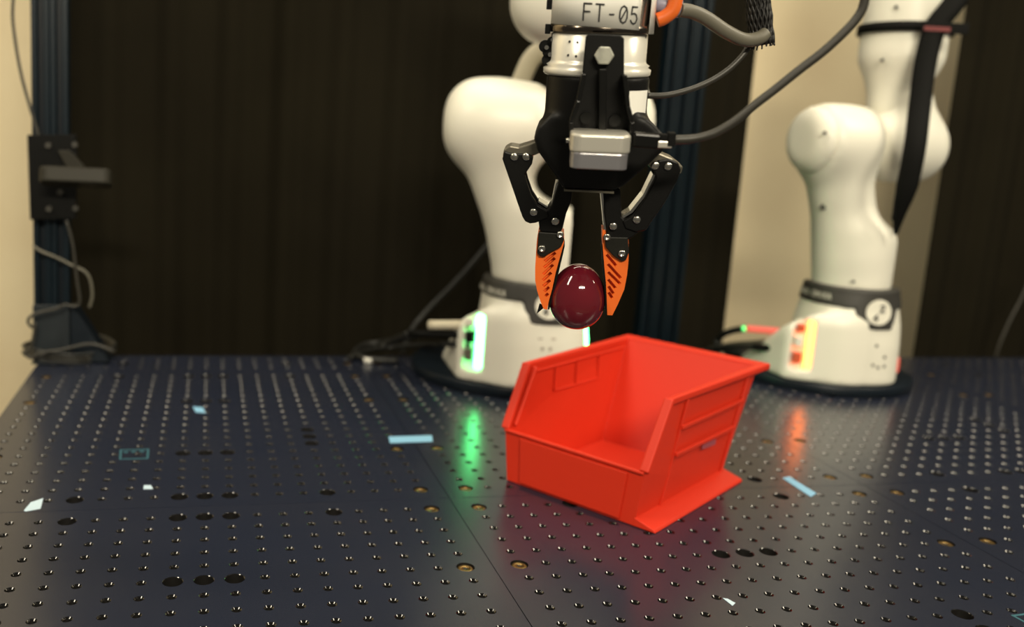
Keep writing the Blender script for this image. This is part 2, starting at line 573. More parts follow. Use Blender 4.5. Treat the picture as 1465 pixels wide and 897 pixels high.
sm = MB()   # brass socket screw in its counterbore
sm.lathe([(0.0030, -.0034), (0.0024, -.0012), (.0060, -.0010), (.0072, -.0018), (.0072, -.004)], 'brass', 16)
sm.lathe([(0.0029, -.0016), (0.0, -.0033)], 'hole', 6, smooth=False)
screw_me = sm.mesh('brass_screw')
full, gfull = plate_mesh(20, 20, 'table_plate')
strip, gstrip = plate_mesh(20, 4, 'table_plate_narrow')
for ni, jj in ((-14, None), (6, None), (26, None)):
    for j0 in (-4, 16, 36, 56):
        me, gold = (strip, gstrip) if ni == 26 else (full, gfull)
        o = link('table_plate', me, tb)
        o.matrix_parent_inverse = TBI
        o.location = (j0 * PT, ni * PT, 0)
        for (c, r) in gold:
            if ni == -14 and r < 6:
                continue
            s_ = link('brass_screw', screw_me, o)
            s_.location = (c * PT, r * PT, 0)
m = MB()
m.box((1.40 - .1 + .05, .205, -.0127 - .035), (2.9, 1.05, .068), 'frame')
o = m.build('table_frame', tb, bevel=.002); o.matrix_parent_inverse = TBI
for x in (0.0, 2.7):
    for y in (-.25, .66):
        m = MB(); m.box((x, y, (FLOOR_Z - .0813) / 2), (.08, .08, -FLOOR_Z - .0813), 'frame')
        o = m.build('leg', tb, bevel=.003); o.matrix_parent_inverse = TBI


def grp(o, g_):
    o['group'] = g_
    return o


def flat_strip(pts, mn, label, cat='tape', name='tape_strip', th=.00025):
    P = [atz(*p) for p in pts]
    c = sum(P) / len(P)
    P = [p - c for p in P]
    n = len(P)
    m = MB()
    vs = [(p[0], p[1], 0.0) for p in P] + [(p[0], p[1], th) for p in P]
    m.add(vs, [tuple(range(n)), tuple(range(n, 2 * n))] + [(i, (i + 1) % n, n + (i + 1) % n, n + i) for i in range(n)], mn)
    o = m.build(name)
    o.location = (c[0], c[1], 0.0001)
    return tag(o, label, cat, 'bits of blue tape stuck on the table')


flat_strip([(556, 625), (618, 623), (619, 632), (558, 634)], 'tape', 'long straight strip of blue tape on the table, left of the red bin')
flat_strip([(34, 731), (44, 719), (62, 713), (58, 728), (37, 732)], 'tapep', 'torn jagged piece of pale blue tape near the left edge of the table')
flat_strip([(206, 694.5), (216, 694.5), (219, 700), (205, 700)], 'tapep', 'tiny scrap of pale tape between holes, above the table seam')
flat_strip([(276, 582), (290, 583), (294, 591), (280, 590)], 'tape', 'small blue tape scrap towards the back left of the table')
flat_strip([(1119, 684), (1129, 682), (1168, 706), (1160, 711)], 'tape', 'diagonal strip of blue tape on the table, right of the red bin')
flat_strip([(1034, 856), (1041, 857), (1052, 863), (1048, 867)], 'tapep', 'small white tape scrap in the right foreground beside a hole')


def outline_mark(pts, wd_, label, inner=()):
    P = [atz(*p)[:2] for p in pts]
    m = MB(); n = len(P); c = sum(P) / n
    for i in range(n):
        a, b = P[i], P[(i + 1) % n]
        t = (b - a) / np.linalg.norm(b - a)
        mid = (a + b) / 2
        m.box((mid[0] - c[0], mid[1] - c[1], .0002 + .00002 * i), (np.linalg.norm(b - a) + wd_, wd_, .0002), 'teal', ((t[0], t[1], 0), (-t[1], t[0], 0), (0, 0, 1)))
    for q in inner:
        p = atz(*q)
        m.box((p[0] - c[0], p[1] - c[1], .0002), (.0045, .004, .0002), 'teal')
    o = m.build('table_marking'); o.location = (c[0], c[1], 0)
    return tag(o, label, 'marking')


outline_mark([(173, 644), (212, 643), (211, 656), (172, 657)], .0022, 'rectangular teal outline marked on the table surface at left', [(180, 647), (191, 646.5), (203, 646)])
outline_mark([(1449, 881), (1466, 879), (1484, 900)], .0022, 'triangular teal outline marked at the bottom right corner of the table')

# ================================================================ RED BIN
def make_bin():
    x0, y0, th = 0.5228, 0.1292, -0.9528
    mtx = Matrix.Translation((x0, y0, 0.0005)) @ Matrix.Rotation(th, 4, 'Z')
    r = empty('storage_bin', 'bright red open-front plastic storage bin standing on the table', 'bin', mtx)
    Wb, Db, Wm, hf, vs_, H = .156, .2064, .169, .0572, .034, .1271
    Dt, Wt = .262, .172          # wall lines (lip adds to this)
    Wf = .172
    T = .0026
    b = Wb / 2
    V = [(-b, 0, 0), (b, 0, 0), (b, Db, 0), (-b, Db, 0),
         (-Wm / 2, -.001, hf), (Wm / 2, -.001, hf), (-Wf / 2, vs_, H), (Wf / 2, vs_, H), (-Wt / 2, Dt, H), (Wt / 2, Dt, H)]
    m = MB()
    m.add(V, [(0, 3, 2, 1), (0, 1, 5, 4), (1, 2, 9, 7, 5), (3, 0, 4, 6, 8), (2, 3, 8, 9)], 'red')
    body = m.build('bin_body', r, fix=True)
    so = body.modifiers.new('solid', 'SOLIDIFY'); so.thickness = T; so.offset = -1
    bv = body.modifiers.new('bev', 'BEVEL'); bv.width = .0022; bv.segments = 3; bv.limit_method = 'ANGLE'; bv.angle_limit = math.radians(25)

    def wx(s_, v, z):     # outer face x of a side wall at height z (front to back blend)
        if z < hf:
            return s_ * (b + (Wm / 2 - b) * z / hf)
        return s_ * (Wm / 2 + (Wt / 2 - Wm / 2) * (z - hf) / (H - hf))

    def bar(m, p0, p1, w_, t_, up=(0, 0, 1)):
        p0, p1 = np.array(p0, float), np.array(p1, float)
        a = p1 - p0; L = np.linalg.norm(a); a /= L
        u = np.cross(a, np.array(up, float)); u /= np.linalg.norm(u); n = np.cross(u, a)
        m.box((p0 + p1) / 2, (L, w_, t_), 'red', (tuple(a), tuple(u), tuple(n)))
    # rim lip: outward turned band on left, back and right
    m = MB()
    lip = .0085
    out = [(-Wf / 2 - lip * .4, vs_ - .002), (-Wt / 2 - lip, Dt + .017), (Wt / 2 + lip, Dt + .017), (Wf / 2 + lip * .4, vs_ - .002)]
    inn = [(-Wf / 2 + .003, vs_ - .002), (-Wt / 2 + .003, Dt - .003), (Wt / 2 - .003, Dt - .003), (Wf / 2 - .003, vs_ - .002)]
    vs2 = []
    for z in (H - .0065, H + .0012):
        vs2 += [(x, y, z) for x, y in out] + [(x, y, z) for x, y in inn]
    fs = []
    for i in range(3):
        fs += [(8 + i, 8 + i + 1, 12 + i + 1, 12 + i), (i, 4 + i, 5 + i, i + 1), (i, i + 1, 9 + i, 8 + i), (4 + i, 12 + i, 13 + i, 5 + i)]
    fs += [(0, 8, 12, 4), (3, 7, 15, 11)]
    m.add(vs2, fs, 'red')
    m.build('rim_lip', r, bevel=.0022, seg=3)
    # slanted front edge beads
    for s_ in (-1, 1):
        m = MB()
        bar(m, (s_ * (Wm / 2 - .0005), -.001, hf + .001), (s_ * (Wf / 2), vs_, H), .006, .010, (1, 0, 0))
        bar(m, (s_ * (Wm / 2 - .006), .008, hf + .004), (s_ * (Wf / 2 - .006), vs_ + .008, H - .004), .0035, .006, (1, 0, 0))
        m.build('edge_bead', r, bevel=.0015)
    # front wall top edge and its two vertical steps
    m = MB(); bar(m, (-Wm / 2, -.0015, hf), (Wm / 2, -.0015, hf), .0045, .0035); m.build('front_edge', r, bevel=.0012)
    m = MB()
    f0, f1 = -b + .018, b - .016
    m.add([(f0, -.0028, .003), (f1, -.0028, .003), (f1 + .005, -.0036, hf - .004), (f0 - .003, -.0036, hf - .004),
           (f0, .001, .003), (f1, .001, .003), (f1 + .005, .001, hf - .004), (f0 - .003, .001, hf - .004)],
          [(0, 1, 2, 3), (0, 4, 5, 1), (1, 5, 6, 2), (2, 6, 7, 3), (3, 7, 4, 0), (4, 7, 6, 5)], 'red')
    m.build('front_panel', r, bevel=.001)
    # stiffening ribs on the outside of both sides
    for s_ in (-1, 1):
        def sb(v0, z0, v1, z1, wd_, out_):
            p0 = (wx(s_, v0, z0) + s_ * out_ / 2, v0, z0); p1 = (wx(s_, v1, z1) + s_ * out_ / 2, v1, z1)
            mm = MB(); bar(mm, p0, p1, out_, wd_, up=np.cross(np.array(p1) - np.array(p0), (1, 0, 0))); return mm
        for (v0, z0, v1, z1, wd_) in ((.050, .004, .074, .1205, .0035), (.200, .006, .232, .1205, .0035), (.066, .091, .222, .091, .0045),
                                      (.060, .063, .208, .062, .0045)):
            sb(v0, z0, v1, z1, wd_, .004 if z0 == z1 or wd_ > .004 else .003).build('side_rib', r, bevel=.0009)
        # sloped skirt at the foot
        m = MB()
        t0, t1 = b - .001, b + .0235
        pr = [(t0, .0095), (t1 - .002, .0030), (t1, 0.0), (t0, 0.0)]
        n = len(pr)
        vs3 = [(s_ * x, -.0005, z) for x, z in pr] + [(s_ * (x + (.0 if x < t1 - .01 else .001)), Db + .006, z) for x, z in pr]
        m.add(vs3, [tuple(range(n)), tuple(range(n, 2 * n))] + [(i, (i + 1) % n, n + (i + 1) % n, n + i) for i in range(n)], 'red')
        if s_ > 0:
            m.build('foot_skirt', r, bevel=.001)
        # inner card ledge and ribs
        q = lambda v, z: (wx(s_, v, z) - s_ * (T + .001), v, z)
        for (v0, z0, v1, z1) in ((.088, .087, .190, .085), (.088, .087, .088, .118), (.135, .087, .135, .118), (.186, .087, .186, .118), (.042, .1165, .250, .1165)):
            mm = MB(); bar(mm, q(v0, z0), q(v1, z1), .0022, .0022, up=(0, 1, 0) if v0 == v1 else (0, 0, 1)); mm.build('inner_rib', r, bevel=.0007)
    m = MB()
    x = wx(1, .15, .052)
    m.add([(x + .0006, .13, .052), (x + .0006, .165, .050), (x + .0008, .165, .057), (x + .0008, .13, .059)], [(0, 1, 2, 3)], 'purple')
    m.build('sticker', r, label='faint purple sticker')
    return r


make_bin()

# ================================================================ ROBOT ARMS
class Fr:
    def __init__(s, px, py, zb):
        A = atz(px, py); s.A = np.array([A[0], A[1], 0.0])
        d = s.A[:2] - CAM[:2]; d /= np.linalg.norm(d)
        s.d = np.array([d[0], d[1], 0]); s.r = np.array([d[1], -d[0], 0])
        # the drawing plane sits a little behind the real arm: k brings it to true size and distance
        s.zb = zb; k = s.k = (CAM[2] - .018) / (CAM[2] - zb)
        o = CAM + k * (s.A - CAM)
        s.M = Matrix(((k * s.r[0], k * s.d[0], 0, o[0]), (k * s.r[1], k * s.d[1], 0, o[1]), (0, 0, k, o[2]), (0, 0, 0, 1)))

    def at(s, px, py, off=0.0):
        X = on_plane(px, py, s.A + off * s.d, s.d) - s.A
        return np.array([X @ s.r, X @ s.d, X[2]])


def robot(F, label, prm):
    r = empty('industrial_robot', label, 'robot arm', F.M, 'white robot arms on the table')
    fa = prm['front']                      # azimuth of the front from the viewer direction, to the right
    fd = np.array([math.sin(fa), -math.cos(fa)]); rt = np.array([fd[1], -fd[0]]) * -1
    rt = np.array([-fd[1], fd[0]])         # robot's left->right as seen from the front
    c0 = prm['c']
    z0 = F.zb
    r0, r1, r2 = prm['r']                  # radius at foot, at band, at neck

    def core(X, Y, Z):
        R = np.interp(Z, [0, .06, .12, .16, .22, .5], [r0, r0 * .985, r1 + .002, r1, r2, r2])
        cx = np.interp(Z, [0, .12, .22], [0.0, c0, c0])
        a = np.abs((X - cx) * rt[0] + Y * rt[1]); b = np.abs((X - cx) * fd[0] + Y * fd[1])
        e = np.interp(Z, [0, .09, .15, 1], [2.9, 2.8, 2.0, 2.0])
        return ((a ** e + b ** e + 1e-9) ** (1 / e) - R) * .93

    def base(X, Y, Z):
        d1 = core(X, Y, Z)
        yaw = math.atan2(rt[1], rt[0])
        fw = X * fd[0] + Y * fd[1]; la = X * rt[0] + Y * rt[1]
        rc = -fd * .0255 - rt * .066
        d2 = rbox(X, Y, Z, (rc[0], rc[1], .045), (.128, .209, .190), .018, yaw)
        d2 = smax(d2, (la + .128) * -.526 + (fw - .033) * .851, .012)      # splayed front left face
        d2 = smax(d2, (Z - (.114 - .72 * np.maximum(.045 - fw, 0))) * .8, .02)
        d2 = smax(d2, (Z - (.116 - 1.0 * (-la - .096))) * .70, .012)
        d = smin(d1, d2, .012)
        tt = (la + .128) * .851 + (fw - .033) * .526
        nn = (la + .128) * -.526 + (fw - .033) * .851
        rec = np.maximum(np.maximum(np.maximum(tt - .037, .006 - tt), -(nn + .013)), np.maximum(z0 + .020 - Z, Z - .099))
        d = np.maximum(d, -rec)
        d = smax(d, z0 - Z, .004)
        return smax(d, Z - .146, .006)

    def bandreg(X, Y, Z):
        az = np.arctan2((X) * rt[0] + Y * rt[1], X * fd[0] + Y * fd[1])
        low = .119 + prm['bz'] + prm.get('bb', 0) - .034 * np.clip((.52 - np.abs(az)) / .16, 0, 1)
        return np.maximum(np.maximum(low - Z, Z - .153 - prm['bz']), np.abs(az) - 2.2)
    sdf_obj('base_housing', base, (-.20, -.15, -.03), (.18, .19, .16), .005, 'white', r)

    def shell(X, Y, Z):
        return smin(core(X, Y, Z), base(X, Y, Z) if False else core(X, Y, Z), .001)
    sdf_obj('neck_band', lambda X, Y, Z: np.maximum(core(X, Y, Z) - .0028, bandreg(X, Y, Z)), (-.12, -.12, .06), (.12, .12, .17), .0032, 'band', r, 'charcoal band with light lettering', 1)

    def surf(az, z, lift):
        # az measured from front, positive to the viewer's right
        dx = fd * math.cos(az) + rt * math.sin(az)
        t = .02
        for _ in range(60):
            v = float(core(np.array(dx[0] * t), np.array(dx[1] * t), np.array(z))) - lift
            if abs(v) < 1e-5:
                break
            t -= v
        return (dx[0] * t, dx[1] * t, z)
    # round front button
    m = MB()
    rb = .0215; zc = .1165 + prm['bz'] + prm.get('bb', 0); K = 28
    R_ = r1
    ctr = surf(0, zc, .0045)
    ring = [surf(rb * math.cos(2 * math.pi * k / K) / R_, zc + rb * math.sin(2 * math.pi * k / K), .0045) for k in range(K)]
    ring2 = [surf(rb * math.cos(2 * math.pi * k / K) / R_, zc + rb * math.sin(2 * math.pi * k / K), .001) for k in range(K)]
    m.add([ctr] + ring, [(0, 1 + k, 1 + (k + 1) % K) for k in range(K)], 'white')
    m.add(ring + ring2, [(k, (k + 1) % K, K + (k + 1) % K, K + k) for k in range(K)], 'white')
    bt = m.build('front_button', r, label='round white disc with dark marks')
    m = MB()
    Fb = lambda a, b_: surf(a / R_, zc + b_, .0056)
    lettering(m, '2', Fb, .0005, .001, .011, .0026, 1, 'band')
    lettering(m, '4', Fb, -.009, -.014, .010, .0024, 1, 'band')
    m.build('button_mark', bt, fix=False)
    # lettering on the band
    m = MB()
    Fl = lambda a, b_: surf(a / R_, b_, .0045)
    lettering(m, 'FRANKA EMIKA', Fl, prm['txt'], .131 + prm['bz'], .0092, .0017, .80, 'ink2')
    m.build('band_lettering', r, fix=False, label='light grey printed name on the band')
    if prm.get('print'):
        pa, pz = prm['print']
        m = MB()
        Fp = lambda a, b_: surf(pa + a / R_, pz + b_, .0012)
        for q in (-.008, .004):
            lettering(m, '0', Fp, q, -.010, .0045, .0016, 1, 'ink3')
        lettering(m, '-', Fp, -.016, .000, .018, .0022, .6, 'ink3'); lettering(m, '-', Fp, .004, .000, .018, .0022, .6, 'ink3')
        m.build('faded_print', r, fix=False, label='faded grey print on the front of the base')
    # light bars on both flanks
    def ledreg(side, zlo, zhi, wd_):
        a0 = side
        def f(X, Y, Z):
            az = np.arctan2(X * rt[0] + Y * rt[1], X * fd[0] + Y * fd[1])
            return np.maximum(np.maximum(np.maximum(core(X, Y, Z) - .0048, -(core(X, Y, Z) + .012)), np.abs(az - a0) * R_ - wd_ / 2), np.maximum(zlo - Z, Z - zhi))
        return f
    az, zl, zh, wd_, mn, lb = prm['led'][0]
    e_ = rt * .851 + fd * .526; n_ = rt * -.526 + fd * .851
    def onf(t, n, z):
        p = -rt * .128 + fd * .033 + e_ * t + n_ * n
        return (p[0], p[1], z)
    AX = ((e_[0], e_[1], 0), (n_[0], n_[1], 0), (0, 0, 1))
    m = MB(); m.box(onf(.0315, -.0065, (zl + zh) / 2), (wd_, .0110, zh - zl), mn, AX)
    m.build('light_bar', r, bevel=.0015, label=lb)
    for k_, (z_, h_) in enumerate(((.084, .012), (.060, .016), (.032, .018))):
        m = MB(); m.box(onf(.0155, -.006, z_), (.013, .014, h_), prm['sock'][k_], AX)
        m.build('socket', r, bevel=.0012)
    for (az, zl, zh, wd_, mn, lb) in prm['led'][1:]:
        sdf_obj('light_bar', ledreg(az, zl, zh, wd_), (-.12, -.12, 0), (.12, .12, .16), .0025, mn, r, lb, 0)
    # small cover screws on the housing
    for az, z in prm['dots']:
        p = np.array(surf(az, z, -.0005)); q = np.array(surf(az, z, .0006))
        m = MB(); m.cyl(p, q, .0028, 'band', 12); m.build('cover_screw', r)
    # arm links
    for nm, f, lo, hi in prm['links']:
        sdf_obj(nm, f, lo, hi, .006, 'white', r, smooth=3)
    for (p, q, rr) in prm['spots']:
        m = MB(); m.cyl(p, q, rr, 'band', 12); m.build('cover_screw', r)
    # rear connectors
    for k, (nm, pts, rr, mn, lb) in enumerate(prm['plugs']):
        m = MB(); m.tube(pts, rr, mn, 12, 4)
        m.build(nm, r, label=lb)
    # mounting disc
    m = MB()
    zt_ = -CAM[2] * (1 - F.k) / F.k + .0004
    m.lathe([(0, zt_), (.160, zt_), (.162, zt_ + .002), (.162, F.zb - .002), (.160, F.zb), (0, F.zb)], 'navyd', 64, (prm['disc'][0], prm['disc'][1], 0))
    m.build('mounting_disc', r, label='dark navy round mounting plate')
    return r


F1 = Fr(757, 527, -.0121)
F2 = Fr(1199, 529, -.0083)


def r1_link1(X, Y, Z):
    neck = rcyl(X, Y, Z, (-.002, 0, .10), (-.002, 0, .300), .072, .045)
    cut = (X * .42 + (Z - .296) * .91)          # sloping top of the neck
    neck = smax(neck, cut, .02)
    col = capsule(X, Y, Z, (-.030, 0, .22), (-.088, 0, .395), .050, .066)
    sh = rcyl(X, Y, Z, (-.165, 0, .397), (.012, 0, .397), .0695, .048)
    d = smin(neck, col, .03)
    d = smin(d, sh, .03)
    hole = np.sqrt((X - .030) ** 2 + ((Z - .315) * 1.25) ** 2) - .045
    d = smax(d, -hole, .012)
    return smax(d, .150 - Z, .004)


def r1_link2(X, Y, Z):
    sh = rcyl(X, Y, Z, (.014, 0, .397), (.162, 0, .397), .068, .046)
    up = capsule(X, Y, Z, (.085, .01, .42), (.075, .02, .72), .058)
    return smin(sh, up, .03)


def r1_fore(X, Y, Z):
    return rcyl(X, Y, Z, (.005, -.16, .505), (.005, -.16, .80), .073, .060)


def P1(px, py, off=0.0):
    return F1.at(px, py, off)


def P2(px, py, off=0.0):
    return F2.at(px, py, off)


robot(F1, 'white robot arm with green light bars, standing behind the gripper', dict(
    front=math.radians(17), c=-.006, r=(.086, .078, .071), txt=-.152, bz=.000, bb=.006, disc=(-.045, .078),
    sock=('white', 'rubber', 'cable2'), led=[(0, .012, .098, .013, 'green', 'glowing green light bar'), (1.26, .006, .098, .020, 'green', 'glowing green light bar')],
    print=(0.0, .062),
    dots=[(-.75, .085), (-.75, .004), (.75, .03)],
    links=[('shoulder_link', r1_link1, (-.19, -.10, .14), (.05, .10, .49)), ('upper_link', r1_link2, (-.02, -.09, .30), (.18, .11, .80)),
           ('forearm_link', r1_fore, (-.09, -.26, .42), (.10, -.06, .82))],
    spots=[(P1(641, 160, -.06), P1(641, 160, -.055), .0001)],
    plugs=[('connector', [P1(676, 465, -.06), P1(650, 465, -.05), P1(614, 465, -.04)], .0080, 'cream', 'cream cable plug'),
           ('connector', [P1(676, 479, -.06), P1(650, 479, -.05), P1(585, 477, -.03)], .0060, 'rubber', 'black cable plug'),
           ('connector', [P1(672, 493, -.06), P1(655, 493, -.05), P1(630, 491, -.03)], .005, 'cableb', None)]))


def r2ax(t, z):      # point along the tilted shoulder axis of the second arm
    return (-.000 + t * .74, .0 + t * .67, z)


def r2_link1(X, Y, Z):
    neck = rcyl(X, Y, Z, (.0, 0, .10), (.0, 0, .285), .0645, .040)
    neck = smax(neck, X * .42 + (Z - .285) * .91, .02)
    col = capsule(X, Y, Z, (-.012, -.01, .22), (-.052, -.04, .395), .050, .055)
    sh = rcyl(X, Y, Z, r2ax(-.116, .402), r2ax(-.014, .402), .0615, .016)
    d = smin(smin(neck, col, .03), sh, .03)
    return smax(d, .150 - Z, .004)


def r2_cap(X, Y, Z):
    return rcyl(X, Y, Z, r2ax(-.138, .402), r2ax(-.100, .402), .0595, .030)


def r2_link2(X, Y, Z):
    sh = rcyl(X, Y, Z, r2ax(-.008, .398), r2ax(.135, .398), .060, .045)
    up = capsule(X, Y, Z, (.060, .05, .41), (.040, .04, .485), .050, .046)
    d = smin(sh, up, .025)
    return smax(d, Z - .505, .01)


def r2_link3(X, Y, Z):
    a = capsule(X, Y, Z, (.032, .04, .46), (.030, .04, .50), .045, .047)
    b = rcyl(X, Y, Z, (.030, .04, .510), (.030, .04, .80), .068, .045)
    return smin(a, b, .03)


robot(F2, 'white robot arm with amber light bar, standing before the bare beige wall', dict(
    front=math.radians(38), c=.002, r=(.082, .074, .066), txt=-.160, bz=.005, disc=(-.040, .062),
    sock=('redplastic', 'white', 'redplastic'), led=[(0, .014, .098, .010, 'yellow', 'glowing amber light bar'), (1.05, .008, .036, .012, 'redled', 'small red light')],
    dots=[(-.85, .093), (-.85, .004), (.05, .064), (.28, .044), (.02, .030), (.15, .026), (.30, .028), (-.6, .17)],
    links=[('shoulder_link', r2_link1, (-.17, -.16, .14), (.09, .10, .49)), ('joint_cover', r2_cap, (-.18, -.18, .32), (.0, .02, .48)), ('upper_link', r2_link2, (-.08, -.08, .32), (.18, .18, .52)),
           ('forearm_link', r2_link3, (-.06, -.05, .42), (.12, .13, .82))],
    spots=[(P2(1180, 190, -.135), P2(1180, 190, -.125), .003), (P2(1178, 296, -.07), P2(1178, 296, -.05), .0055),
           (P2(1197, 291, -.071), P2(1197, 291, -.05), .0025), (P2(1262, 86, -.032), P2(1262, 86, -.02), .003), (P2(1282, 10, -.032), P2(1282, 10, -.02), .003)],
    plugs=[('connector', [P2(1116, 474, -.05), P2(1092, 472, -.05), P2(1068, 470, -.05)], .0060, 'redled', 'plug lit red'),
           ('connector', [P2(1067, 470, -.05), P2(1062, 470, -.05)], .005, 'greenled', 'small green indicator'),
           ('connector', [P2(1122, 499, -.07), P2(1100, 498, -.06), P2(1078, 496, -.05)], .0065, 'rubber', 'black cable plug')]))

# ================================================================ GRIPPER (hangs in front; its wrist leaves the frame at the top)
up = np.array([.022, -.961, -.276]); up /= np.linalg.norm(up)
hz = -.17
hx = np.array([1.0, 0, hz]); hx -= up * (hx @ up); hx /= np.linalg.norm(hx)
UPW, HXW = RC.T @ up, RC.T @ hx
YW = np.cross(UPW, HXW)                       # away from the viewer
G0 = atd(838, 300, .69)
GM = Matrix(((HXW[0], YW[0], UPW[0], G0[0]), (HXW[1], YW[1], UPW[1], G0[1]), (HXW[2], YW[2], UPW[2], G0[2]), (0, 0, 0, 1)))


def g(px, py, y=0.0):
    X = on_plane(px, py, G0 + y * YW, YW) - G0
    return (X @ HXW, X @ UPW)


def g3(px, py, y=0.0):
    a = g(px, py, y)
    return (a[0], y, a[1])


gr = empty('robot_gripper', 'black two-finger robot gripper with orange fingertips, holding the maroon egg', 'gripper', GM)


def gpoly(pts, y, y0, y1, mn, name, parent=gr, bevel=.0006, label=None, seg=2):
    m = MB(); m.prism([g(*p, y) for p in pts], y0, y1, mn)
    return m.build(name, parent, bevel=bevel, label=label, seg=seg)


zf = lambda py: g(855, py)[1]
# force sensor cuff with the printed label
m = MB()
R = .0365
xc = g(860, 30)[0]
zt = zf(-60)
m.lathe([(0, zf(47)), (R, zf(47)), (R + .0003, zf(46)), (R + .0003, zf(37)), (R - .0006, zf(36)), (R - .0006, zt)], 'bronze', 64, (xc, 0, 0))
m.build('sensor_ring', gr, label='dark polished metal sensor ring')
m = MB()
for k, z_ in ((0, zf(43)), (1, zf(8))):
    m.box((xc - R - .0012, -.004, z_), (.004, .010, .007), 'blacks')
m.build('sensor_clip', gr, bevel=.0005)


def cuff(a0, a1, zA, zB, rr, mn, name, th=.0003, label=None, n=18):
    """paper label wrapped on the ring; zA/zB functions of fraction -> z"""
    m = MB(); vs = []
    for i in range(n + 1):
        f = i / n; a = a0 + (a1 - a0) * f
        for z_ in (zA(f), zB(f)):
            vs.append((xc + rr * math.sin(a), -rr * math.cos(a), z_))
    m.add(vs, [(2 * i, 2 * i + 1, 2 * i + 3, 2 * i + 2) for i in range(n)], mn, True)
    o = m.build(name, gr, label=label)
    s_ = o.modifiers.new('s', 'SOLIDIFY'); s_.thickness = th
    return o


m = MB(); m.lathe([(0, zt), (.042, zt), (.044, zt + .004), (.044, zt + .10), (.038, zt + .115), (0, zt + .118)], 'white', 48, (xc, 0, 0)); m.build('wrist_link', gr, label='white end of the arm carrying the gripper')
R2_ = R + .0006
zb = zf(36.5)
lb = cuff(-1.30, .74, lambda f: zb + .0008 - .0035 * f, lambda f: zb + .034, R2_, 'paper', 'label_sticker', label='white label printed FT-05')
m = MB()
tilt = -.05
def Fcuff(a, b_):
    an = a / R2_
    return (xc + (R2_ + .0005) * math.sin(an), -(R2_ + .0005) * math.cos(an), zb + b_ + tilt * a)
lettering(m, 'FT-05', Fcuff, -.0140, .0024, .0112, .00105, .735, 'ink', .78)
m.build('label_lettering', lb, fix=False)
cuff(1.05, 1.45, lambda f: zf(47) + .0, lambda f: zt, R + .0012, 'paper', 'side_sticker', label='white sticker seen edge on')

# white flange
m = MB()
xf = g(858, 80)[0]
m.lathe([(0, zf(108)), (.0365, zf(108)), (.0385, zf(105)), (.0388, zf(98)), (.0365, zf(95)), (.0375, zf(92)), (.0352, zf(89)), (.0345, zf(86)), (.0345, zf(49)), (.033, zf(47)), (0, zf(47))], 'white2', 64, (g(855, 80)[0], 0, 0))
m.build('wrist_flange', gr, label='cream metal wrist flange')
m = MB()
for (px, py) in ((815, 59.5), (826, 60.5), (813, 79), (824, 80.5)):
    p = g(px, py, -.032); dx = p[0] - g(855, 80)[0]; yy = -math.sqrt(max(.0346 ** 2 - dx * dx, 1e-6))
    q = g(px, py, yy)
    m.cyl((q[0], yy - .0004, q[1]), (q[0], yy + .003, q[1]), .0009, 'ink', 10)
m.build('pin_hole', gr)

# black body
xb = g(853, 140)[0]


def poly_sdf(X, Z, P):
    d = np.full(X.shape, 1e9); sgn = np.ones(X.shape)
    n = len(P)
    for i in range(n):
        ax_, az_ = P[i]; bx_, bz_ = P[i - 1]
        ex, ez = bx_ - ax_, bz_ - az_
        wx_, wz_ = X - ax_, Z - az_
        t = np.clip((wx_ * ex + wz_ * ez) / (ex * ex + ez * ez), 0, 1)
        d = np.minimum(d, (wx_ - ex * t) ** 2 + (wz_ - ez * t) ** 2)
        c1, c2, c3 = Z >= az_, Z < bz_, ex * wz_ > ez * wx_
        sgn = np.where((c1 & c2 & c3) | (~c1 & ~c2 & ~c3), -sgn, sgn)
    return sgn * np.sqrt(d)


body_pts = [g(*p, -.020) for p in [(790, 170), (776, 184), (771, 197), (775, 211), (805, 253), (809, 261), (878, 264), (888, 259), (924, 228), (942, 211), (945, 199), (932, 184), (920, 174), (905, 170)]]


def body_f(X, Y, Z):
    a = poly_sdf(X, Z, body_pts)
    b = np.abs(Y) - .0235
    ext = np.minimum(np.maximum(a, b), 0) + np.sqrt(np.maximum(a, 0) ** 2 + np.maximum(b, 0) ** 2) - .0035
    c = rcyl(X, Y, Z, (xb, 0, zf(195)), (xb, 0, zf(108)), .0370, .0008)
    return smin(ext, c, .005)


sdf_obj('gripper_body', body_f, (xb - .06, -.045, g(850, 290)[1]), (xb + .065, .045, zf(100)), .0016, 'black', gr, 'matte black gripper body', 1)
m = MB(); m.box((g(841, 266)[0], 0, g(841, 266, 0)[1]), (.036, .05, .0014), 'olive'); m.build('palm_edge', gr)
# white sticker on the body, its printed square left blank
m = MB()
vs = []
for i in range(9):
    a = .60 + (1.20 - .60) * i / 8
    for (zz) in (zf(161) + .0005, zf(125)):
        vs.append((xb + .0376 * math.sin(a), -.0376 * math.cos(a), zz))
m.add(vs, [(2 * i, 2 * i + 1, 2 * i + 3, 2 * i + 2) for i in range(8)], 'paper', True)
m.build('body_sticker', gr, label='blank white sticker')

# camera bracket with side walls, rib and hex bolt
Yb = -.052
m = MB()
plate = [(838, 52), (842, 48), (888, 50), (893, 55), (893, 108), (898, 150), (904, 170), (904, 197), (815, 193), (815, 172), (826, 140), (833, 105)]
P_ = [g(*p, Yb) for p in plate]
m.prism(P_, Yb, Yb + .003, 'black')
